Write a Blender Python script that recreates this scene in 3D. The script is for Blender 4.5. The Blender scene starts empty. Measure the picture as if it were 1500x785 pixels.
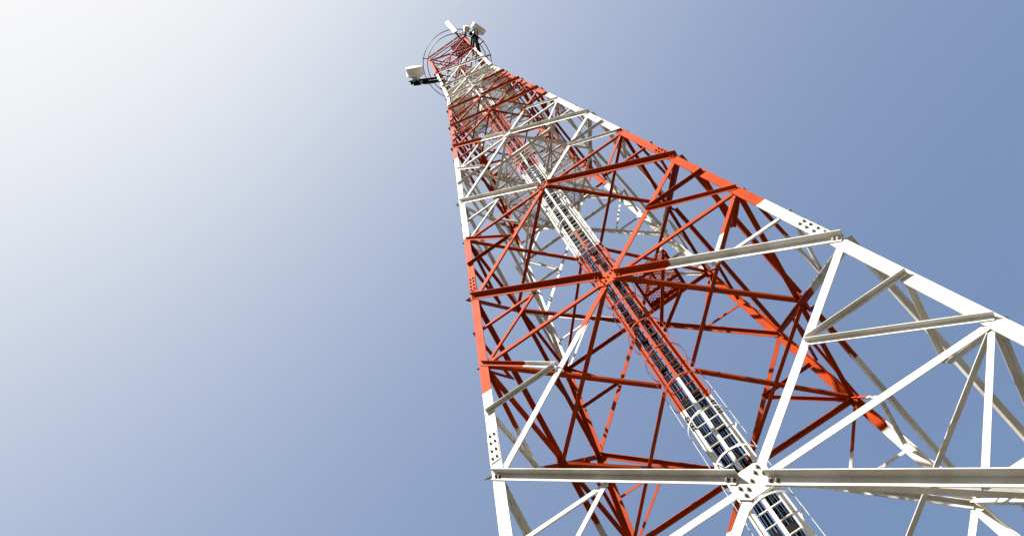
import bpy, bmesh, math, random
from mathutils import Vector, Matrix

random.seed(7)
scene = bpy.context.scene
COL = scene.collection
V = Vector

# ------------------------------------------------------------------ camera
G = 10.9                                   # height of the tower's reference level above the ground
CR = ((0.82132973, 0.5322656, -0.20520918),
      (-0.56877221, 0.73648785, -0.36617457),
      (-0.04376805, 0.41746734, 0.90763725))
cam_data = bpy.data.cameras.new('camera')
cam = bpy.data.objects.new('camera', cam_data)
COL.objects.link(cam)
rx, dn, fw = V(CR[0]), V(CR[1]), V(CR[2])
cam.matrix_world = Matrix(((rx.x, -dn.x, -fw.x, -0.0653873),
                           (rx.y, -dn.y, -fw.y, -9.4260649),
                           (rx.z, -dn.z, -fw.z, -9.2732448 + G),
                           (0, 0, 0, 1)))
cam_data.sensor_width = 36.0
cam_data.sensor_fit = 'HORIZONTAL'
cam_data.lens = 1154.058 / 1500 * 36.0
cam_data.shift_x = -(813.337 - 750) / 1500
cam_data.clip_end = 5000
scene.camera = cam

# ------------------------------------------------------------------ sky, sun, exposure
SUN = V((-0.213, -0.5466, 0.8098)).normalized()
world = bpy.data.worlds.new('World')
scene.world = world
world.use_nodes = True
wt = world.node_tree
for n in list(wt.nodes):
    wt.nodes.remove(n)
sky = wt.nodes.new('ShaderNodeTexSky')
sky.sky_type = 'NISHITA'
sky.sun_disc = False
sky.sun_elevation = math.asin(SUN.z)
sky.sun_rotation = math.atan2(SUN.x, SUN.y)
sky.altitude = 0
sky.air_density = 1.0
sky.dust_density = 10.0
sky.ozone_density = 3.0
bg = wt.nodes.new('ShaderNodeBackground')
bg.inputs['Strength'].default_value = 0.10
wo = wt.nodes.new('ShaderNodeOutputWorld')
# hazy air: the aureole round the sun saturates softly, x / sqrt(1 + x^2) for each channel
sepc = wt.nodes.new('ShaderNodeSeparateColor')
comb = wt.nodes.new('ShaderNodeCombineColor')
wt.links.new(sky.outputs[0], sepc.inputs[0])


def wmath(op, a, b=None):
    m = wt.nodes.new('ShaderNodeMath')
    m.operation = op
    for k, v in ((0, a), (1, b)):
        if v is None:
            continue
        if isinstance(v, (int, float)):
            m.inputs[k].default_value = v
        else:
            wt.links.new(v, m.inputs[k])
    return m.outputs[0]


for ch, k in enumerate((0.2200, 0.2450, 0.2790)):
    x = wmath('MULTIPLY', sepc.outputs[ch], k)
    y = wmath('DIVIDE', x, wmath('SQRT', wmath('ADD', wmath('MULTIPLY', x, x), 1.0)))
    wt.links.new(wmath('MULTIPLY', y, 3.19), comb.inputs[ch])
wt.links.new(comb.outputs[0], bg.inputs[0])
wt.links.new(bg.outputs[0], wo.inputs[0])

sd = bpy.data.lights.new('sun', 'SUN')
sd.energy = 5.0
sd.angle = math.radians(0.53)
sd.color = (1.0, 0.95, 0.88)
sun = bpy.data.objects.new('sun', sd)
COL.objects.link(sun)
sun.rotation_euler = SUN.to_track_quat('Z', 'Y').to_euler()
sun.location = (-30, -20, 60)

vs = scene.view_settings
vs.view_transform = 'Standard'
vs.look = 'None'
vs.exposure = 1.65
vs.gamma = 1.0
vs.use_curve_mapping = False


# ------------------------------------------------------------------ materials
def mat(name):
    m = bpy.data.materials.new(name)
    m.use_nodes = True
    return m, m.node_tree, m.node_tree.nodes['Principled BSDF']


BANDS = [2.4, 10.5, 19.6, 31.3, 42.4]      # paint changes, metres above the reference level


def painted():
    m, t, b = mat('band_paint')
    N, L = t.nodes, t.links
    geo = N.new('ShaderNodeNewGeometry')
    sep = N.new('ShaderNodeSeparateXYZ')
    L.new(geo.outputs['Position'], sep.inputs[0])
    nz = N.new('ShaderNodeTexNoise')
    nz.inputs['Scale'].default_value = 7.0
    L.new(geo.outputs['Position'], nz.inputs['Vector'])
    jit = N.new('ShaderNodeMath'); jit.operation = 'MULTIPLY_ADD'
    jit.inputs[1].default_value = 0.07
    L.new(nz.outputs['Fac'], jit.inputs[0])
    L.new(sep.outputs['Z'], jit.inputs[2])
    oi = N.new('ShaderNodeObjectInfo')
    jo = N.new('ShaderNodeMath'); jo.operation = 'MULTIPLY_ADD'
    jo.inputs[1].default_value = 0.10
    L.new(oi.outputs['Random'], jo.inputs[0])
    L.new(jit.outputs[0], jo.inputs[2])
    jit = jo
    prev = None
    for i, z in enumerate(BANDS):
        g = N.new('ShaderNodeMath'); g.operation = 'GREATER_THAN'
        L.new(jit.outputs[0], g.inputs[0])
        g.inputs[1].default_value = z + G + 0.075
        if prev is None:
            prev = g
        else:
            a = N.new('ShaderNodeMath')
            a.operation = 'SUBTRACT' if i % 2 else 'ADD'
            L.new(prev.outputs[0], a.inputs[0])
            L.new(g.outputs[0], a.inputs[1])
            prev = a
    # weathering: soft tonal patches and rain streaks
    n2 = N.new('ShaderNodeTexNoise')
    n2.inputs['Scale'].default_value = 2.3
    n2.inputs['Detail'].default_value = 6
    L.new(geo.outputs['Position'], n2.inputs['Vector'])
    mp = N.new('ShaderNodeMapping')
    mp.inputs['Scale'].default_value = (30, 30, 2.0)
    L.new(geo.outputs['Position'], mp.inputs[0])
    n3 = N.new('ShaderNodeTexNoise')
    n3.inputs['Scale'].default_value = 1.0
    n3.inputs['Detail'].default_value = 4
    L.new(mp.outputs[0], n3.inputs['Vector'])

    def ramp(src, p0, c0, p1, c1):
        r = N.new('ShaderNodeValToRGB')
        r.color_ramp.elements[0].position = p0
        r.color_ramp.elements[0].color = (*c0, 1)
        r.color_ramp.elements[1].position = p1
        r.color_ramp.elements[1].color = (*c1, 1)
        L.new(src, r.inputs[0])
        return r
    wh = ramp(n2.outputs['Fac'], 0.3, (0.45, 0.425, 0.365), 0.62, (0.60, 0.587, 0.545))
    orr = ramp(n2.outputs['Fac'], 0.3, (0.25, 0.026, 0.0015), 0.65, (0.32, 0.040, 0.0025))
    mix = N.new('ShaderNodeMix'); mix.data_type = 'RGBA'
    L.new(prev.outputs[0], mix.inputs['Factor'])
    L.new(wh.outputs[0], mix.inputs[6])
    L.new(orr.outputs[0], mix.inputs[7])
    st = ramp(n3.outputs['Fac'], 0.60, (1, 1, 1), 0.80, (0.72, 0.64, 0.55))
    mul = N.new('ShaderNodeMix'); mul.data_type = 'RGBA'; mul.blend_type = 'MULTIPLY'
    mul.inputs['Factor'].default_value = 0.85
    L.new(mix.outputs[2], mul.inputs[6])
    L.new(st.outputs[0], mul.inputs[7])
    # members faded differently from one another
    hv = N.new('ShaderNodeHueSaturation')
    sv = N.new('ShaderNodeMapRange')
    sv.inputs['To Min'].default_value = 0.82
    sv.inputs['To Max'].default_value = 1.12
    L.new(oi.outputs['Random'], sv.inputs['Value'])
    L.new(sv.outputs[0], hv.inputs['Value'])
    L.new(mul.outputs[2], hv.inputs['Color'])
    # rust freckles and runs
    n5 = N.new('ShaderNodeTexNoise')
    n5.inputs['Scale'].default_value = 1.0
    n5.inputs['Detail'].default_value = 8
    n5.inputs['Roughness'].default_value = 0.65
    mp5 = N.new('ShaderNodeMapping')
    mp5.inputs['Scale'].default_value = (9, 9, 3.0)
    L.new(geo.outputs['Position'], mp5.inputs[0])
    L.new(mp5.outputs[0], n5.inputs['Vector'])
    rm = ramp(n5.outputs['Fac'], 0.63, (0, 0, 0), 0.74, (1, 1, 1))
    rf = N.new('ShaderNodeMath'); rf.operation = 'MULTIPLY'
    rf.inputs[1].default_value = 0.45
    L.new(rm.outputs[0], rf.inputs[0])
    ru = N.new('ShaderNodeMix'); ru.data_type = 'RGBA'
    L.new(rf.outputs[0], ru.inputs['Factor'])
    L.new(hv.outputs[0], ru.inputs[6])
    ru.inputs[7].default_value = (0.16, 0.075, 0.035, 1)
    L.new(ru.outputs[2], b.inputs['Base Color'])
    rr = N.new('ShaderNodeMapRange')
    rr.inputs['To Min'].default_value = 0.60
    rr.inputs['To Max'].default_value = 0.80
    L.new(n2.outputs['Fac'], rr.inputs['Value'])
    L.new(rr.outputs[0], b.inputs['Roughness'])
    b.inputs['Specular IOR Level'].default_value = 0.04
    bp = N.new('ShaderNodeBump')
    bp.inputs['Strength'].default_value = 0.08
    bp.inputs['Distance'].default_value = 0.01
    n4 = N.new('ShaderNodeTexNoise'); n4.inputs['Scale'].default_value = 40
    L.new(geo.outputs['Position'], n4.inputs['Vector'])
    L.new(n4.outputs['Fac'], bp.inputs['Height'])
    L.new(bp.outputs[0], b.inputs['Normal'])
    return m


def plain(name, c, rough, metal=0.0, var=0.25, scale=6.0, spec=0.3):
    m, t, b = mat(name)
    N, L = t.nodes, t.links
    geo = N.new('ShaderNodeNewGeometry')
    nz = N.new('ShaderNodeTexNoise')
    nz.inputs['Scale'].default_value = scale
    nz.inputs['Detail'].default_value = 5
    L.new(geo.outputs['Position'], nz.inputs['Vector'])
    r = N.new('ShaderNodeValToRGB')
    r.color_ramp.elements[0].position = 0.3
    r.color_ramp.elements[0].color = (*[x * (1 - var) for x in c], 1)
    r.color_ramp.elements[1].position = 0.7
    r.color_ramp.elements[1].color = (*[min(1, x * (1 + var)) for x in c], 1)
    L.new(nz.outputs['Fac'], r.inputs[0])
    L.new(r.outputs[0], b.inputs['Base Color'])
    b.inputs['Roughness'].default_value = rough
    b.inputs['Metallic'].default_value = metal
    b.inputs['Specular IOR Level'].default_value = spec
    return m


PAINT = painted()
BOLT = plain('shaded_zinc_bolt', (0.13, 0.11, 0.09), 0.6)  # bare zinc, with the shadow round the nuts put into the dark colour
CABLE = plain('cable_jacket', (0.004, 0.004, 0.005), 0.8, spec=0.03)
BLACK = plain('black_bracket', (0.006, 0.006, 0.006), 0.8, spec=0.05)
RADOME = plain('radome', (0.78, 0.77, 0.72), 0.5, var=0.05)
GREY = plain('grey_pipe', (0.06, 0.035, 0.045), 0.6)
SOIL = plain('dry_soil', (0.036, 0.030, 0.021), 0.95, var=0.25, scale=0.6)
CONC = plain('concrete', (0.36, 0.34, 0.31), 0.9, var=0.12, scale=3)


# ------------------------------------------------------------------ mesh helpers
def mesh_from_bm(bm, name):
    bmesh.ops.recalc_face_normals(bm, faces=bm.faces)
    me = bpy.data.meshes.new(name)
    bm.to_mesh(me)
    bm.free()
    return me


def link(name, me, m, parent=None, kind=None):
    if m is not None and not me.materials:
        me.materials.append(m)
    o = bpy.data.objects.new(name, me)
    COL.objects.link(o)
    if parent is not None:
        o.parent = parent
    if kind:
        o['kind'] = kind
    return o


def thing(name, label, cat, loc=(0, 0, 0), group=None):
    o = bpy.data.objects.new(name, None)
    o.empty_display_size = 0.3
    COL.objects.link(o)
    o.location = loc
    o['label'] = label
    o['category'] = cat
    if group:
        o['group'] = group
    return o


def prism(bm, prof, p0, p1, u, n):
    """profile points (a,b) -> p + a*u + b*n, swept from p0 to p1"""
    r0 = [bm.verts.new(p0 + u * a + n * b) for a, b in prof]
    r1 = [bm.verts.new(p1 + u * a + n * b) for a, b in prof]
    k = len(prof)
    for i in range(k):
        bm.faces.new((r0[i], r0[(i + 1) % k], r1[(i + 1) % k], r1[i]))
    bm.faces.new(r0[::-1])
    bm.faces.new(r1)


def frame(p0, p1, n):
    d = (p1 - p0).normalized()
    n = (n - d * n.dot(d)).normalized()
    u = n.cross(d)
    if u.z < 0 or (abs(u.z) < 1e-6 and u.x < 0):
        u = -u
    return d, u, n


def angle(name, p0, p1, n, a, b, t, off, side, parent, edge=1):
    """L section: flange a in the face plane, flange b standing out on side (+1 outwards) at the top edge"""
    d, u, n = frame(p0, p1, n)
    s = side
    e = edge
    g = off * s
    prof = [(-e * a / 2, g), (-e * a / 2, g + s * t), (e * (a / 2 - t), g + s * t), (e * (a / 2 - t), g + s * b),
            (e * a / 2, g + s * b), (e * a / 2, g)]
    bm = bmesh.new()
    prism(bm, prof, p0, p1, u, n)
    return link(name, mesh_from_bm(bm, name), PAINT, parent)


def bar(bm, p0, p1, w, h, n):
    d, u, n = frame(p0, p1, n)
    prism(bm, [(-w / 2, -h / 2), (w / 2, -h / 2), (w / 2, h / 2), (-w / 2, h / 2)], p0, p1, u, n)


def tube(bm, pts, r, k=6, closed=False):
    rings = []
    m = len(pts)
    for i, p in enumerate(pts):
        if closed:
            d = (pts[(i + 1) % m] - pts[i - 1]).normalized()
        else:
            d = (pts[min(i + 1, m - 1)] - pts[max(i - 1, 0)]).normalized()
        a = d.cross(V((0.31, 0.17, 0.93)))
        a.normalize()
        c = d.cross(a)
        rings.append([bm.verts.new(p + a * math.cos(2 * math.pi * j / k) * r + c * math.sin(2 * math.pi * j / k) * r) for j in range(k)])
    rng = range(m) if closed else range(m - 1)
    for i in rng:
        A, B = rings[i], rings[(i + 1) % m]
        for j in range(k):
            bm.faces.new((A[j], A[(j + 1) % k], B[(j + 1) % k], B[j]))
    if not closed:
        bm.faces.new(rings[0][::-1])
        bm.faces.new(rings[-1])


def bolts(pts, n, parent, r=0.021, h=0.024):
    """hex heads with washers standing on a face, joined: each only a few pixels across"""
    bm = bmesh.new()
    n = n.normalized()
    a = n.orthogonal().normalized()
    c = n.cross(a)
    for p in pts:
        for rad, z0, z1, k in ((r * 1.45, 0.0, 0.004, 10), (r, 0.004, h, 6), (r * 0.5, h, h + 0.014, 6)):
            prism(bm, [(rad * math.cos(2 * math.pi * j / k), rad * math.sin(2 * math.pi * j / k)) for j in range(k)],
                  p + n * z0, p + n * z1, a, c)
    bare = sum(p.z for p in pts) / len(pts) < BANDS[0] + G  # lowest white band: unpainted bolts, nut shadow included in their tone
    return link('bolt_cluster', mesh_from_bm(bm, 'bolt_cluster'), BOLT if bare else PAINT, parent, 'stuff')


# ------------------------------------------------------------------ ground
bm = bmesh.new()
R = 1500
NG = 40
gv = {}
for i in range(NG + 1):
    for j in range(NG + 1):
        x = (i / NG * 2 - 1); y = (j / NG * 2 - 1)
        x = math.copysign(abs(x) ** 2.2, x) * R; y = math.copysign(abs(y) ** 2.2, y) * R
        rr = math.hypot(x, y)
        z = 0 if rr < 14 else 0.15 * math.sin(x * .05) * math.cos(y * .043) * min(1, (rr - 14) / 30)
        gv[i, j] = bm.verts.new((x, y, z))
for i in range(NG):
    for j in range(NG):
        bm.faces.new((gv[i, j], gv[i + 1, j], gv[i + 1, j + 1], gv[i, j + 1]))
ground = link('ground', mesh_from_bm(bm, 'ground'), SOIL, None, 'structure')

# ------------------------------------------------------------------ the tower
T = 0.0433358
LV = [-10.5, -6.0626, 0.0, 6.4615, 13.7744, 21.5143, 25.7206, 29.9661, 33.7532, 37.4, 42.9, 48.9]
KINK = LV[8]
TOP = 50.6


def hw(z):
    return 3 - T * min(z, KINK)


def cz(i):
    z0, z1 = LV[i], LV[i + 1]
    w0, w1 = hw(z0), hw(z1)
    return z0 + (z1 - z0) * w0 / (w0 + w1)


def at(x, y, z):
    return V((x, y, z + G))


tower = thing('lattice_tower', 'tall four-legged steel lattice tower painted in red-orange and white bands', 'tower')

LEG_T = 0.018
# each leg: an L section whose heel is the tower corner, following the taper and the kink
CORN = [(-1, -1), (1, -1), (1, 1), (-1, 1)]
legs = []
for sx, sy in CORN:
    bm = bmesh.new()
    rings = []
    for z, f in ((LV[0], 0.19), (KINK, 0.17), (TOP, 0.15)):
        w = hw(z)
        t = LEG_T
        prof = [(0, 0), (f, 0), (f, t), (t, t), (t, f), (0, f)]
        rings.append([bm.verts.new(at(sx * (w - a), sy * (w - b), z)) for a, b in prof])
    for A, B in zip(rings, rings[1:]):
        for i in range(6):
            bm.faces.new((A[i], A[(i + 1) % 6], B[(i + 1) % 6], B[i]))
    bm.faces.new(rings[0]); bm.faces.new(rings[-1][::-1])
    leg = link('leg', mesh_from_bm(bm, 'leg'), PAINT, tower)
    legs.append(leg)
    # splice plates above every joint of the lower panels, on both flanges
    for zi in (1, 2, 3, 4, 5, 6, 7):
        z0, z1 = LV[zi] + 0.34, LV[zi] + 1.1
        for ax in (0, 1):
            w0, w1 = hw(z0), hw(z1)

            def pp(z, c, o):
                w = hw(z)
                if ax == 0:
                    return at(sx * (w - c), sy * (w + o), z)
                return at(sx * (w + o), sy * (w - c), z)
            bm = bmesh.new()
            q = [[bm.verts.new(pp(z, c, o)) for c, o in ((0.012, 0.001), (0.172, 0.001), (0.172, 0.014), (0.012, 0.014))] for z in (z0, z1)]
            for i in range(4):
                bm.faces.new((q[0][i], q[0][(i + 1) % 4], q[1][(i + 1) % 4], q[1][i]))
            bm.faces.new(q[0]); bm.faces.new(q[1][::-1])
            link('splice_plate', mesh_from_bm(bm, 'splice_plate'), PAINT, leg)
            n = V((0, sy, T)) if ax == 0 else V((sx, 0, T))
            pts = []
            for k in range(4):
                z = z0 + 0.09 + k * 0.19 + (0.0 if k < 2 else 0.02)
                pts += [pp(z, 0.052, 0.014), pp(z, 0.128, 0.014)]
            bolts(pts, n, leg)
    # base plate and footing
    w = hw(LV[0])
    bm = bmesh.new()
    bar(bm, at(sx * (w - 0.09), sy * (w - 0.09), LV[0] - 0.04), at(sx * (w - 0.09), sy * (w - 0.09), LV[0]), 0.5, 0.5, V((0, 1, 0)))
    link('base_plate', mesh_from_bm(bm, 'base_plate'), BOLT, leg)
    bm = bmesh.new()
    bar(bm, at(sx * (w - 0.09), sy * (w - 0.09), -G - 0.3), at(sx * (w - 0.09), sy * (w - 0.09), LV[0] - 0.04), 1.1, 1.1, V((0, 1, 0)))
    bmesh.ops.bevel(bm, geom=bm.edges[:], offset=0.03, segments=1, affect='EDGES')
    link('footing', mesh_from_bm(bm, 'footing'), CONC, leg)


def face_frame(f):
    """corner signs (left, right as seen from outside) and outward normal of face f"""
    l = CORN[f]; r = CORN[(f + 1) % 4]
    n = V(((l[0] + r[0]) / 2, (l[1] + r[1]) / 2, 0))
    return l, r, n


def node(c, z, inset=0.0):
    w = hw(z)
    return at(c[0] * w, c[1] * w, z)


def toward(p, q, s):
    return p + (q - p).normalized() * s


NP = len(LV) - 1
for f in range(4):
    l, r, n0 = face_frame(f)
    for i in range(NP):
        z0, z1 = LV[i], LV[i + 1]
        zc = cz(i)
        zm = zc
        tap = T if z1 <= KINK + 0.01 else 0.0
        n = V((n0.x, n0.y, tap)).normalized()
        L0, L1, R0, R1 = node(l, z0), node(l, z1), node(r, z0), node(r, z1)
        wc = hw(zc)
        C = at(n0.x * wc, n0.y * wc, zc)
        Lm, Rm = node(l, zm), node(r, zm)
        upper = i >= 5
        a = 0.12 if not upper else 0.105
        if i >= 8:
            a = 0.11
        t = 0.012
        across = (R0 - L0).normalized()
        ins = 0.09
        # diagonals: one outside the leg flanges with its flange standing out, one inside
        dH = (R0 - L1).normalized()
        dD = (R1 - L0).normalized()
        H0, H1 = L1 + across * 0.02 + V((0, 0, 0.03)), R0 - across * 0.02 + V((0, 0, 0.03))
        H0 -= n * 0.0
        # the outer diagonal runs in two lengths that stop at the centre plate
        gap = 0.17 if not upper else 0.10
        angle('cross_brace', H0, C - dH * gap, n, a, a, t, 0.003, 1, tower)
        angle('cross_brace', C + dH * gap, H1, n, a, a, t, 0.003, 1, tower)
        angle('cross_brace', L0 + across * ins - V((0, 0, 0.03)), R1 - across * ins - V((0, 0, 0.03)), n, a, a * 0.8, t, LEG_T + 0.004, -1, tower)
        # horizontal struts through the crossing
        sa = 0.10 if not upper else 0.08
        if i >= 9:
            sa = 0.085
        if i < 11:
            angle('horizontal_strut', Lm + across * ins, C - across * 0.10, n, sa, sa * 0.8, t, LEG_T + 0.018, -1, tower)
            angle('horizontal_strut', C + across * 0.10, Rm - across * ins, n, sa, sa * 0.8, t, LEG_T + 0.018, -1, tower)
        # centre plate with bolts
        gs = 0.22 if i < 3 else (0.17 if i < 5 else 0.11)
        up = n.cross(across)
        if up.z < 0:
            up = -up
        bm = bmesh.new()
        prof = [(-gs, -gs * .55), (-gs * .55, -gs), (gs * .55, -gs), (gs, -gs * .55), (gs, gs * .55), (gs * .55, gs), (-gs * .55, gs), (-gs, gs * .55)]
        prism(bm, prof, C - n * 0.016, C - n * 0.001, across, up)
        gp = link('gusset_plate', mesh_from_bm(bm, 'gusset_plate'), PAINT, tower)
        if i < 6:
            pts = []
            for dd, s in ((dH, 1), (dH, -1)):
                for q in (gap + 0.05, gap + 0.13):
                    pts.append(C + dd * s * q + n * 0.0155 - up * 0.01)
            bolts(pts, n, gp)
            pts = []
            for s in (1, -1):
                for q in (0.11, 0.19):
                    pts.append(C + dD * s * q)
                pts.append(C + across * s * 0.15)
            pts.append(C)
            bolts(pts, n, gp, r=0.018)
            pts = []
            for P_, s in ((H0, 1), (H1, -1)):
                for q in (0.07, 0.14):
                    pts.append(P_ + dH * s * q + n * 0.0155 - up * 0.01)
            bolts(pts, n, gp)
        # redundant bracing of the side triangles
        if i < 8:
            for (N0, N1, Nm, dirx, HH) in ((L0, L1, Lm, 1, 'L'), (R0, R1, Rm, -1, 'R')):
                ax = across * dirx
                lowmid = (N0 + C) / 2
                upmid = (N1 + C) / 2
                qlow = (N0 + Nm) / 2
                qup = (N1 + Nm) / 2
                # lower half diagonal is the inner one on the left side, the outer one on the right side
                sec = 0.07 if i < 5 else 0.055
                tt = 0.008
                inner_low = dirx == 1
                for mid, q, inner in ((lowmid, qlow, inner_low), (upmid, qup, not inner_low)):
                    if inner:     # redundants of the inner diagonal sit outside
                        angle('secondary_brace', Nm + ax * 0.06, mid, n, sec, sec, tt, 0.003 + 0.001, 1, tower)
                        angle('secondary_brace', q + ax * 0.05, mid + (q - mid) * 0.03, n, sec, sec, tt, 0.003 + 0.0125, 1, tower)
                    else:
                        angle('secondary_brace', Nm + ax * 0.12, mid, n, sec, sec, tt, LEG_T + 0.033, -1, tower)
                        angle('secondary_brace', q + ax * 0.12, mid, n, sec, sec, tt, LEG_T + 0.046, -1, tower)

# horizontal ties of the slender top
for z in (LV[8], LV[9], LV[10], LV[11], TOP - 0.05):
    for f in range(4):
        l, r, n0 = face_frame(f)
        p0, p1 = node(l, z), node(r, z)
        ac = (p1 - p0).normalized()
        angle('top_tie', p0 + ac * 0.03, p1 - ac * 0.03, n0, 0.08, 0.07, 0.01, LEG_T + 0.06, -1, tower)

# plan bracing at the level of every crossing: a diamond between face centres, ties from the corners to the ladder
for i in range(0, 11):
    z = cz(i)
    w = hw(z)
    cen = [at(0, -w, z), at(w, 0, z), at(0, w, z), at(-w, 0, z)]
    s = 0.09 if i < 5 else 0.07
    for k in range(4):
        p, q = cen[k], cen[(k + 1) % 4]
        angle('plan_brace', toward(p, q, 0.09) - V((0, 0, .01)), toward(q, p, 0.09) - V((0, 0, .01)), V((0, 0, -1)), s, s, 0.01, 0.0, -1, tower)
    if i < 5:
        for k, (sx, sy) in enumerate(CORN):
            p = at(sx * w, sy * w, z)
            q = at(sx * 0.36, -0.2 + (0.02 if sy < 0 else 0.16), z)
            angle('plan_brace', toward(p, q, 0.10) + V((0, 0, .03)), q + V((0, 0, .03)), V((0, 0, -1)), s * .9, s * .9, 0.01, 0.0, -1, tower)

# ------------------------------------------------------------------ platforms


def clip_bars(a, dia, step, axis, xc=0.0, yc=0.0):
    """bars inside the square |x|,|y|<a cut by the diamond |x|+|y|<dia"""
    out = []
    k = int(2 * a / step)
    for i in range(k + 1):
        c = -a + i * step
        h = min(a, dia - abs(c))
        if h <= 0.05:
            continue
        out.append((c, -h, h))
    return out


def grating(parent, z, a, dia, step, cross, hole=None):
    bm = bmesh.new()
    for axis, st in ((0, step), (1, cross)):
        for c, h0, h1 in clip_bars(a, dia, st, axis):
            segs = [(h0, h1)]
            if hole:
                hx, hy0, hy1 = hole
                if axis == 1 and hy0 < c < hy1:
                    segs = [(h0, -hx), (hx, h1)]
                if axis == 0 and abs(c) < hx:
                    segs = [(h0, hy0), (hy1, h1)]
            for s0, s1 in segs:
                if s1 - s0 < 0.03:
                    continue
                if axis == 0:
                    p, q = at(c, s0, z), at(c, s1, z)
                else:
                    p, q = at(s0, c, z + 0.001), at(s1, c, z + 0.001)
                bar(bm, p, q, 0.020, 0.03, V((0, 0, 1)))
    return link('grating', mesh_from_bm(bm, 'grating'), PAINT, parent, 'stuff')


HOLE = (0.47, -1.02, 0.14)


def platform(name, z, a, dia, step, cross):
    root = bpy.data.objects.new(name, None)
    root.empty_display_size = 0.2
    COL.objects.link(root)
    root.parent = tower
    grating(root, z, a, dia, step, cross, HOLE)
    return root


# working platform under the fourth crossing
zP = cz(4)
pl = platform('work_platform', zP + 0.16, 1.46, 2.25, 0.06, 0.12)
wP = hw(zP)
up = V((0, 0, -1))
for s in (-1, 1):
    angle('floor_beam', at(s * 1.44, -wP + 0.07, zP + 0.06), at(s * 1.44, wP - 0.07, zP + 0.06), up, 0.10, 0.10, 0.012, 0, -1, pl)
    angle('floor_beam', at(s * 0.52, -1.7, zP + 0.06), at(s * 0.52, 1.7, zP + 0.06), up, 0.07, 0.07, 0.01, 0, -1, pl)
    for yy in (-0.73, 0.86):
        y0, y1 = yy - 0.7, yy + 0.6
        for (xa, ya, xb, yb) in ((0.55, y0, 1.42, y1), (0.55, y1, 1.42, y0)):
            angle('floor_joist', at(s * xa, ya, zP + 0.05), at(s * xb, yb, zP + 0.05), up, 0.05, 0.05, 0.008, 0.0, -1, pl)
        angle('floor_joist', at(s * 0.5, yy, zP + 0.075), at(s * 1.46, yy, zP + 0.075), up, 0.06, 0.05, 0.008, 0.0, -1, pl)
        angle('floor_joist', at(s * 0.96, y0 - .1, zP + 0.09), at(s * 0.96, y1 + .1, zP + 0.09), up, 0.06, 0.05, 0.008, 0.0, -1, pl)
for s in (-1, 1):
    angle('floor_beam', at(-1.5, s * 1.45, zP + 0.03), at(1.5, s * 1.45, zP + 0.03), up, 0.10, 0.09, 0.012, 0, -1, pl)

# platform below the slender top
zQ = 35.9
pl = platform('upper_platform', zQ, 1.48, 9, 0.042, 0.085)
for s in (-1, 1):
    angle('floor_beam', at(-1.48, s * 0.72, zQ - 0.07), at(1.48, s * 0.72, zQ - 0.07), up, 0.09, 0.08, 0.012, 0, 1, pl)
    angle('floor_beam', at(-1.50, s * 1.40, zQ - 0.07), at(1.50, s * 1.40, zQ - 0.07), up, 0.09, 0.08, 0.012, 0, 1, pl)
    angle('floor_beam', at(s * 1.40, -1.4, zQ - 0.16), at(s * 1.40, 1.4, zQ - 0.16), up, 0.09, 0.08, 0.012, 0, 1, pl)
    angle('floor_beam', at(s * 0.52, -1.4, zQ - 0.16), at(s * 0.52, 1.4, zQ - 0.16), up, 0.07, 0.07, 0.012, 0, 1, pl)

# small rest platform of expanded metal beside the ladder
zR = 6.35
rest = bpy.data.objects.new('rest_platform', None)
rest.empty_display_size = 0.2
COL.objects.link(rest)
rest.parent = tower
x0, x1, y0, y1 = 0.42, 1.40, -1.10, -0.06
bm = bmesh.new()
st = 0.075
k = -40
for sgn in (1, -1):
    for k in range(-40, 60):
        # line x*0.55*sgn + y = c clipped to the rectangle
        c = y0 - 2 + k * st
        pts = []
        for x in (x0, x1):
            y = c + sgn * 0.6 * (x - x0)
            pts.append((x, y))
        (xa, ya), (xb, yb) = pts

        def clipy(xa, ya, xb, yb):
            t0, t1 = 0, 1
            dy = yb - ya
            for lim, s in ((y0, 1), (y1, -1)):
                va, vb = s * (ya - lim), s * (yb - lim)
                if va < 0 and vb < 0:
                    return None
                if va < 0:
                    t0 = max(t0, -va / (vb - va))
                if vb < 0:
                    t1 = min(t1, va / (va - vb))
            if t1 - t0 < 0.02:
                return None
            return (xa + (xb - xa) * t0, ya + dy * t0, xa + (xb - xa) * t1, ya + dy * t1)
        cl = clipy(xa, ya, xb, yb)
        if cl:
            bar(bm, at(cl[0], cl[1], zR + 0.002 * sgn), at(cl[2], cl[3], zR + 0.002 * sgn), 0.014, 0.012, V((0, 0, 1)))
link('grating', mesh_from_bm(bm, 'grating'), PAINT, rest, 'stuff')
for (xa, ya, xb, yb, nn) in ((x0, y0, x0, y1, (-1, 0, 0)), (x1, y0, x1, y1, (1, 0, 0)), (x0, y1, x1, y1, (0, 1, 0))):
    angle('edge_beam', at(xa, ya, zR - 0.03), at(xb, yb, zR - 0.03), V(nn), 0.13, 0.07, 0.01, 0.0, -1, rest)
for yy in (y0 + 0.28, y1 - 0.3):
    angle('floor_joist', at(x0, yy, zR - 0.04), at(x1, yy, zR - 0.04), V((0, 1, 0)), 0.06, 0.06, 0.01, 0.0, -1, rest)
angle('floor_joist', at(x0 + .48, y0, zR - 0.05), at(x0 + .48, y1, zR - 0.05), V((1, 0, 0)), 0.06, 0.05, 0.01, 0.0, -1, rest)
for yy in (y0 + 0.03, y1 - 0.03):
    angle('prop', at(0.36, yy if yy > -0.5 else -0.24, zR - 1.25), at(x1 - 0.05, yy, zR - 0.09), V((0, 1, 0)), 0.06, 0.06, 0.008, 0.0, -1, rest)
angle('hanger', at(1.33, y1 - .05, zR), at(2.2, 0.42, cz(3) - 3.4), V((0, 1, 0)), 0.05, 0.05, 0.008, 0, -1, rest) if False else None

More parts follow.
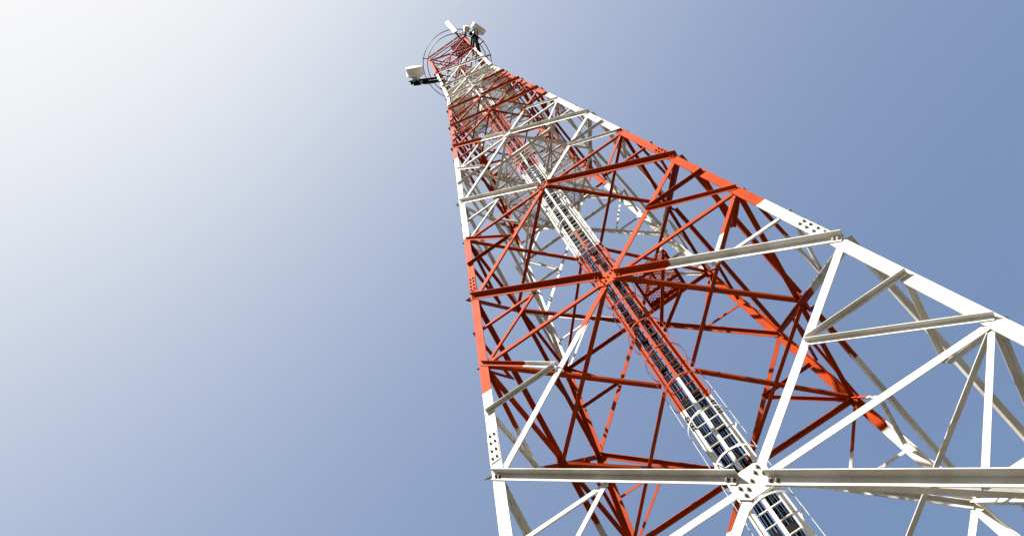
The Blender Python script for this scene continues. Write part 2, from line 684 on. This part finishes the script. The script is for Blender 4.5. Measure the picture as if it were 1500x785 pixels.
# ------------------------------------------------------------------ ring rails round the head of the tower
zG = 50.6
for rad, zz in ((2.52, zG), (2.2, zG - 0.02)):
    bm = bmesh.new()
    tube(bm, [at(rad * math.cos(2 * math.pi * k / 72), rad * math.sin(2 * math.pi * k / 72), zz) for k in range(72)], 0.029, 6, True)
    link('ring_rail', mesh_from_bm(bm, 'ring_rail'), GREY, tower)
for sx, sy in CORN:
    w = hw(60)
    bm = bmesh.new()
    bar(bm, at(sx * (w - 0.1), sy * (w - 0.1), zG - 0.06), at(sx * 1.83, sy * 1.83, zG - 0.06), 0.06, 0.05, V((0, 0, 1)))
    link('ring_bracket', mesh_from_bm(bm, 'ring_bracket'), PAINT, tower)
for k in range(5):
    a_ = 2 * math.pi * (k * 0.071 - 0.02)
    bm = bmesh.new()
    bar(bm, at(2.12 * math.cos(a_), 2.12 * math.sin(a_), zG + 0.01), at(2.60 * math.cos(a_), 2.60 * math.sin(a_), zG + 0.01), 0.09, 0.10, V((0, 0, 1)))
    link('ring_clamp', mesh_from_bm(bm, 'ring_clamp'), GREY, tower)
# head landing in one corner, handrail and inner ties of the head
zH = 49.4
landing = bpy.data.objects.new('head_landing', None)
landing.empty_display_size = 0.2
COL.objects.link(landing)
landing.parent = tower
for k in range(9):
    bm = bmesh.new()
    bar(bm, at(0.36 + k * 0.14, -1.52, zH), at(0.36 + k * 0.14, -0.55, zH), 0.115, 0.03, V((0, 0, 1)))
    link('plank', mesh_from_bm(bm, 'plank'), PAINT, landing)
for yy in (-1.45, -1.0, -0.6):
    bm = bmesh.new()
    bar(bm, at(0.28, yy, zH - 0.05), at(1.54, yy, zH - 0.05), 0.07, 0.07, V((0, 0, 1)))
    link('floor_joist', mesh_from_bm(bm, 'floor_joist'), PAINT, landing)
bm = bmesh.new()
bar(bm, at(-1.5, -0.56, zH - 0.1), at(1.5, -0.56, zH - 0.1), 0.09, 0.09, V((0, 0, 1)))
link('floor_beam', mesh_from_bm(bm, 'floor_beam'), PAINT, landing)
W_ = hw(60)
for zz in (LV[10] + 0.1, 45.9, LV[11] - 0.1, TOP - 0.1):
    for (xa, ya, xb, yb) in ((-1, -1, 1, 1), (-1, 1, 1, -1)):
        bm = bmesh.new()
        k_ = 0.93
        e = 0.04 if xa * ya > 0 else -0.04
        bar(bm, at(xa * W_ * k_, ya * W_ * k_, zz + e), at(xb * W_ * k_, yb * W_ * k_, zz + e), 0.08, 0.06, V((0, 0, 1)))
        link('head_tie', mesh_from_bm(bm, 'head_tie'), PAINT, tower)
for f in range(4):
    l, r, n0 = face_frame(f)
    for k in range(1, 4):
        for zz in (0,):
            p = node(l, TOP).lerp(node(r, TOP), k / 4)
            bm = bmesh.new()
            bar(bm, p - V((0, 0, 0.1)) - n0 * 0.05, p + V((0, 0, 1.0)) - n0 * 0.05, 0.05, 0.05, n0)
            link('handrail_post', mesh_from_bm(bm, 'handrail_post'), PAINT, tower)
    for zz in (0.5, 1.0):
        p, q = node(l, TOP), node(r, TOP)
        bm = bmesh.new()
        tube(bm, [p + V((0, 0, zz)) - n0 * 0.05, q + V((0, 0, zz)) - n0 * 0.05], 0.03, 6)
        link('handrail', mesh_from_bm(bm, 'handrail'), PAINT, tower)
    bm = bmesh.new()
    p = node(l, TOP)
    bar(bm, p - V((l[0], l[1], 0)) * 0.05 - V((0, 0, 0.05)), p - V((l[0], l[1], 0)) * 0.05 + V((0, 0, 1.05)), 0.06, 0.06, n0)
    link('handrail_post', mesh_from_bm(bm, 'handrail_post'), PAINT, tower)

# ------------------------------------------------------------------ caged ladder
LAD_Y = -0.20
LZ0, LZ1 = -G + 0.0, 48.8
ladder = thing('caged_ladder', 'vertical caged climbing ladder in red and white running up the middle of the tower', 'ladder', (0, LAD_Y, 0))


def lad(o):
    o.parent = ladder
    o.matrix_parent_inverse = Matrix.Translation((0, -LAD_Y, 0))
    return o


for s in (-1, 1):
    bm = bmesh.new()
    # channel rail: web facing outwards along y, flanges to the inside
    prof = [(0, 0), (s * 0.105, 0), (s * 0.105, 0.07), (s * 0.097, 0.07), (s * 0.097, 0.008), (0, 0.008)]
    p0, p1 = at(s * 0.222, LAD_Y - 0.02, LZ0), at(s * 0.222, LAD_Y - 0.02, LZ1)
    prism(bm, prof, p0, p1, V((1, 0, 0)), V((0, 1, 0)))
    lad(link('rail', mesh_from_bm(bm, 'rail'), PAINT))
    bm = bmesh.new()
    prism(bm, [(0, 0), (s * 0.05, 0), (s * 0.05, 0.09), (0, 0.09)], at(s * 0.365, LAD_Y + 0.06, 8.6), at(s * 0.365, LAD_Y + 0.06, 36.0), V((1, 0, 0)), V((0, 1, 0)))
    lad(link('tray_side', mesh_from_bm(bm, 'tray_side'), PAINT))
bm = bmesh.new()
tube(bm, [V((-0.24, 0, 0)), V((0.24, 0, 0))], 0.017, 8)
rung_me = mesh_from_bm(bm, 'rung')
rung_me.materials.append(PAINT)
bm = bmesh.new()
tube(bm, [V((-0.30, 0, 0)), V((0.30, 0, 0))], 0.02, 6)
z = LZ0 + 0.4
while z < LZ1:
    o = link('rung', rung_me, None)
    o.parent = ladder
    o.location = (0, 0.0, z + G)
    z += 0.30
bm.free()
# hoop: flat bar bent into a U in front of the ladder
hp = []
hp.append(V((-0.32, LAD_Y - 0.0, 0)))
for k in range(0, 25):
    a = math.pi * k / 24
    hp.append(V((-0.41 * math.cos(a), -0.52 - 0.41 * math.sin(a), 0)))
hp.insert(1, V((-0.385, LAD_Y - 0.1, 0)))
hp.append(V((0.385, LAD_Y - 0.1, 0)))
hp.append(V((0.32, LAD_Y - 0.0, 0)))
bm = bmesh.new()
rings = []
for i, p in enumerate(hp):
    d = (hp[min(i + 1, len(hp) - 1)] - hp[max(i - 1, 0)]).normalized()
    nn = V((d.y, -d.x, 0))
    rings.append([bm.verts.new(p - V((0, LAD_Y, 0)) + nn * a + V((0, 0, b))) for a, b in ((0, -0.02), (0.006, -0.02), (0.006, 0.02), (0, 0.02))])
for A, B in zip(rings, rings[1:]):
    for i in range(4):
        bm.faces.new((A[i], A[(i + 1) % 4], B[(i + 1) % 4], B[i]))
bm.faces.new(rings[0]); bm.faces.new(rings[-1][::-1])
hoop_me = mesh_from_bm(bm, 'hoop')
hoop_me.materials.append(PAINT)
z = 0.11 - 1.15 * 7
while z < LZ1 - 0.3:
    o = link('hoop', hoop_me, None)
    o.parent = ladder
    o.location = (0, 0, z + G)
    z += 1.15
for x, y, wx, wy in ((0, -0.921, 0.055, 0.006), (-0.402, -0.52, 0.006, 0.045), (0.402, -0.52, 0.006, 0.045)):
    bm = bmesh.new()
    prism(bm, [(-wx / 2, -wy / 2), (wx / 2, -wy / 2), (wx / 2, wy / 2), (-wx / 2, wy / 2)], at(x, y, -8.6), at(x, y, LZ1 - 0.2), V((1, 0, 0)), V((0, 1, 0)))
    lad(link('strap', mesh_from_bm(bm, 'strap'), PAINT))

# splice cover plates where the ladder sections meet
for zz in (2.0, 10.2, 19.4):
    for s in (-1, 1):
        pts = [at(s * (0.255 + 0.045 * (k % 2)), LAD_Y - 0.02, zz - 0.2 + 0.09 * (k // 2)) for k in range(10)]
        lad(bolts(pts, V((0, -1, 0)), None, r=0.016))

# ------------------------------------------------------------------ feeder cables behind the rungs
xs = [-0.190, -0.152, -0.118, -0.076, 0.058, 0.090, 0.128, 0.150, 0.190]
rd = [0.014, 0.020, 0.014, 0.018, 0.016, 0.019, 0.014, 0.021, 0.014]
for x, r_ in zip(xs, rd):
    bm = bmesh.new()
    pts = []
    zz = -G + 0.05
    ph = random.uniform(0, 6)
    fq = random.uniform(0.7, 1.6)
    yo = random.uniform(-0.02, 0.05)
    while zz < 47.5:
        pts.append(at(x + 0.010 * math.sin(zz * fq + ph) + random.uniform(-.004, .004), LAD_Y + 0.07 + yo + 0.012 * math.sin(zz * 0.53 + ph * 2), zz))
        zz += 0.45
    tube(bm, pts, r_, 6)
    o = link('feeder_cable', mesh_from_bm(bm, 'feeder_cable'), CABLE)
    thick = 'thick' if r_ >= 0.015 else 'thin'
    bay = 'towards the rest platform' if x > 0 else 'away from the rest platform'
    o['label'] = thick + ' black feeder cable behind the ladder rungs, in the bay ' + bay
    o['category'] = 'cable'
    o['group'] = 'feeder cables behind the ladder rungs'
# clamp blocks holding the cables, parts of the ladder
bm = bmesh.new()
bar(bm, V((-0.20, 0.055, 0)), V((-0.05, 0.055, 0)), 0.05, 0.13, V((0, 0, 1)))
clA = mesh_from_bm(bm, 'cable_clamp'); clA.materials.append(BLACK)
bm = bmesh.new()
bar(bm, V((0.04, 0.055, 0)), V((0.20, 0.055, 0)), 0.05, 0.13, V((0, 0, 1)))
clB = mesh_from_bm(bm, 'cable_clamp'); clB.materials.append(BLACK)
z = -9.0
while z < 47:
    for me, dz in ((clA, random.uniform(0, 0.3)), (clB, random.uniform(0, 0.4))):
        o = link('cable_clamp', me, None)
        o.parent = ladder
        o.location = (0, 0, z + dz + G)
    z += 1.28

# ------------------------------------------------------------------ antennas


def pipe(name, pts, r, m, parent, k=8):
    bm = bmesh.new()
    tube(bm, pts, r, k)
    return link(name, mesh_from_bm(bm, name), m, parent)


def dish(label, corner, pos, axis, z, diam, depth):
    base = at(corner[0] * hw(z), corner[1] * hw(z), z)
    root = thing('dish_antenna', label, 'antenna', base, 'drum dish antennas at the tower head')
    inv = Matrix.Translation(-base)

    def ch(o, par=root):
        o.parent = root
        o.matrix_parent_inverse = inv
        return o
    c = at(pos[0], pos[1], z + 0.3)
    axis = V((axis[0], axis[1], 0)).normalized()
    side = axis.cross(V((0, 0, 1)))
    upv = V((0, 0, 1))
    # drum: lathe profile along the axis (radome cap, rolled rim, shroud, tapering back)
    prof = [(depth / 2 + 0.03, 0.0), (depth / 2 + 0.025, 0.7), (depth / 2, 0.97), (depth / 2 - 0.02, 1.0), (depth / 2 - 0.05, 1.0),
            (depth / 2 - 0.06, 0.975), (-depth / 2 + 0.06, 0.975), (-depth / 2 + 0.05, 1.0), (-depth / 2 + 0.01, 1.0), (-depth / 2 - 0.02, 0.9),
            (-depth / 2 - 0.14, 0.45), (-depth / 2 - 0.18, 0.2), (-depth / 2 - 0.18, 0.0)]
    bm = bmesh.new()
    k = 40
    rings = []
    for d_, r_ in prof:
        if r_ == 0:
            rings.append([bm.verts.new(c + axis * d_)])
        else:
            rr = r_ * diam / 2
            rings.append([bm.verts.new(c + axis * d_ + side * rr * math.cos(2 * math.pi * j / k) + upv * rr * math.sin(2 * math.pi * j / k)) for j in range(k)])
    for A, B in zip(rings, rings[1:]):
        for j in range(k):
            if len(A) == 1:
                bm.faces.new((A[0], B[j], B[(j + 1) % k]))
            elif len(B) == 1:
                bm.faces.new((A[j], A[(j + 1) % k], B[0]))
            else:
                bm.faces.new((A[j], A[(j + 1) % k], B[(j + 1) % k], B[j]))
    me = mesh_from_bm(bm, 'drum')
    for p in me.polygons:
        p.use_smooth = True
    ch(link('drum', me, RADOME))
    # mast pipe behind the drum, two outrigger arms back to the leg, feed unit, cable
    mast = c - axis * (depth / 2 + 0.34)
    ch(pipe('mast_pipe', [mast - upv * 0.9, mast + upv * 0.9], 0.075, BLACK, None))
    lp = at(corner[0] * (hw(z) - 0.04), corner[1] * (hw(z) - 0.04), z)
    for dz in (-0.55, 0.55):
        q = V((mast.x, mast.y, z + G + dz))
        bm = bmesh.new()
        bar(bm, lp + upv * dz - side * 0.12, q - side * 0.05, 0.13, 0.13, V((0, 0, 1)))
        ch(link('outrigger', mesh_from_bm(bm, 'outrigger'), BLACK))
        bm = bmesh.new()
        bar(bm, lp + upv * dz + side * 0.42, q + side * 0.08, 0.11, 0.11, V((0, 0, 1)))
        ch(link('outrigger', mesh_from_bm(bm, 'outrigger'), BLACK))
        bm = bmesh.new()
        bar(bm, q - side * 0.22, q + side * 0.22, 0.24, 0.22, V((0, 0, 1)))
        ch(link('pipe_clamp', mesh_from_bm(bm, 'pipe_clamp'), BLACK))
    bm = bmesh.new()
    bar(bm, c - axis * (depth / 2 + 0.16) - upv * .16, c - axis * (depth / 2 + 0.16) + upv * .16, 0.3, 0.34, axis)
    bmesh.ops.bevel(bm, geom=bm.edges[:], offset=0.02, segments=1, affect='EDGES')
    ch(link('radio_unit', mesh_from_bm(bm, 'radio_unit'), RADOME))
    bm = bmesh.new()
    bar(bm, mast - upv * .45 + side * .26, mast - upv * .1 + side * .26, 0.24, 0.22, axis)
    ch(link('equipment_box', mesh_from_bm(bm, 'equipment_box'), BLACK))
    pts = []
    st_ = c - axis * (depth / 2 + 0.2) - upv * 0.2
    for k_ in range(13):
        t_ = k_ / 12
        p = st_.lerp(lp - upv * 0.9, t_)
        p = p + V((0, 0, -1.1 * math.sin(math.pi * t_))) + side * 0.3 * math.sin(math.pi * t_)
        pts.append(p)
    ch(pipe('jumper_cable', pts, 0.030, CABLE, None, 6))
    pts = []
    for k_ in range(17):
        t_ = k_ / 16
        p = (mast - upv * 0.3 + side * 0.3).lerp(at(corner[0] * 0.9, corner[1] * 1.5, z - 3.2), t_)
        pts.append(p - V((corner[0], corner[1], 0)) * (-0.75 * math.sin(math.pi * t_)) + V((0, 0, -0.8 * math.sin(math.pi * t_))))
    ch(pipe('jumper_cable', pts, 0.026, CABLE, None, 6))
    return root


dish('white drum dish facing outward, lit face uppermost, on black outriggers away from the panel antenna', (-1, -1), (-2.42, -2.66), (0.45, -0.89), 40.8, 1.08, 0.52)
dish('white drum dish tilted beside the narrow panel antenna, on black outriggers', (1, -1), (2.30, -2.50), (0.93, -0.36), 41.0, 0.95, 0.34)

# panel antenna on a short arm above the head landing
pb = at(1.20, -2.10, 49.6)
panel = thing('panel_antenna', 'narrow white rectangular panel antenna leaning out from the tower top above the rings', 'antenna', pb)
inv = Matrix.Translation(-pb)
pd = V((-0.08, -0.72, 1.55)).normalized()
p0, p1 = pb - pd * 0.1, pb + pd * 1.75
bm = bmesh.new()
bar(bm, p0, p1, 0.36, 0.14, V((0, -1, -0.4)))
bmesh.ops.bevel(bm, geom=bm.edges[:], offset=0.025, segments=2, affect='EDGES')
o = link('panel_body', mesh_from_bm(bm, 'panel_body'), RADOME, panel); o.matrix_parent_inverse = inv
bm = bmesh.new()
bar(bm, at(1.2, -1.5, 49.35), pb + V((0, 0.02, -0.15)), 0.08, 0.08, V((0, 0, 1)))
o = link('support_arm', mesh_from_bm(bm, 'support_arm'), BLACK, panel); o.matrix_parent_inverse = inv
bm = bmesh.new()
bar(bm, at(1.2, -1.5, 50.5), pb + pd * 0.9 + V((0, 0.1, 0)), 0.06, 0.06, V((0, 0, 1)))
o = link('support_arm', mesh_from_bm(bm, 'support_arm'), BLACK, panel); o.matrix_parent_inverse = inv
o = pipe('mast_pipe', [at(1.2, -1.52, 49.0), at(1.2, -1.52, 50.9)], 0.045, BLACK, panel); o.matrix_parent_inverse = inv

# radio box on a short arm at the corner beside the panel antenna
rb = at(1.93, -1.93, 48.9)
radio = thing('radio_box', 'small white radio box on a short arm between the panel antenna and a drum dish', 'radio unit', rb)
inv = Matrix.Translation(-rb)
bm = bmesh.new()
bar(bm, rb - V((0, 0, 0.35)), rb + V((0, 0, 0.35)), 0.34, 0.42, V((0.6, -0.8, 0)))
bmesh.ops.bevel(bm, geom=bm.edges[:], offset=0.03, segments=2, affect='EDGES')
o = link('housing', mesh_from_bm(bm, 'housing'), RADOME, radio); o.matrix_parent_inverse = inv
for dz in (-0.25, 0.25):
    bm = bmesh.new()
    bar(bm, at(1.50, -1.50, 48.9 + dz), rb + V((-0.12, 0.12, dz)), 0.10, 0.10, V((0, 0, 1)))
    o = link('support_arm', mesh_from_bm(bm, 'support_arm'), BLACK, radio); o.matrix_parent_inverse = inv
pts = [rb + V((0.05, 0.05, -0.35)).lerp(at(1.45, -1.2, 46.5) - rb, k / 12) + V((0.5, -0.3, -0.2)) * math.sin(math.pi * k / 12) for k in range(13)]
o = pipe('jumper_cable', pts, 0.026, CABLE, radio, 6); o.matrix_parent_inverse = inv
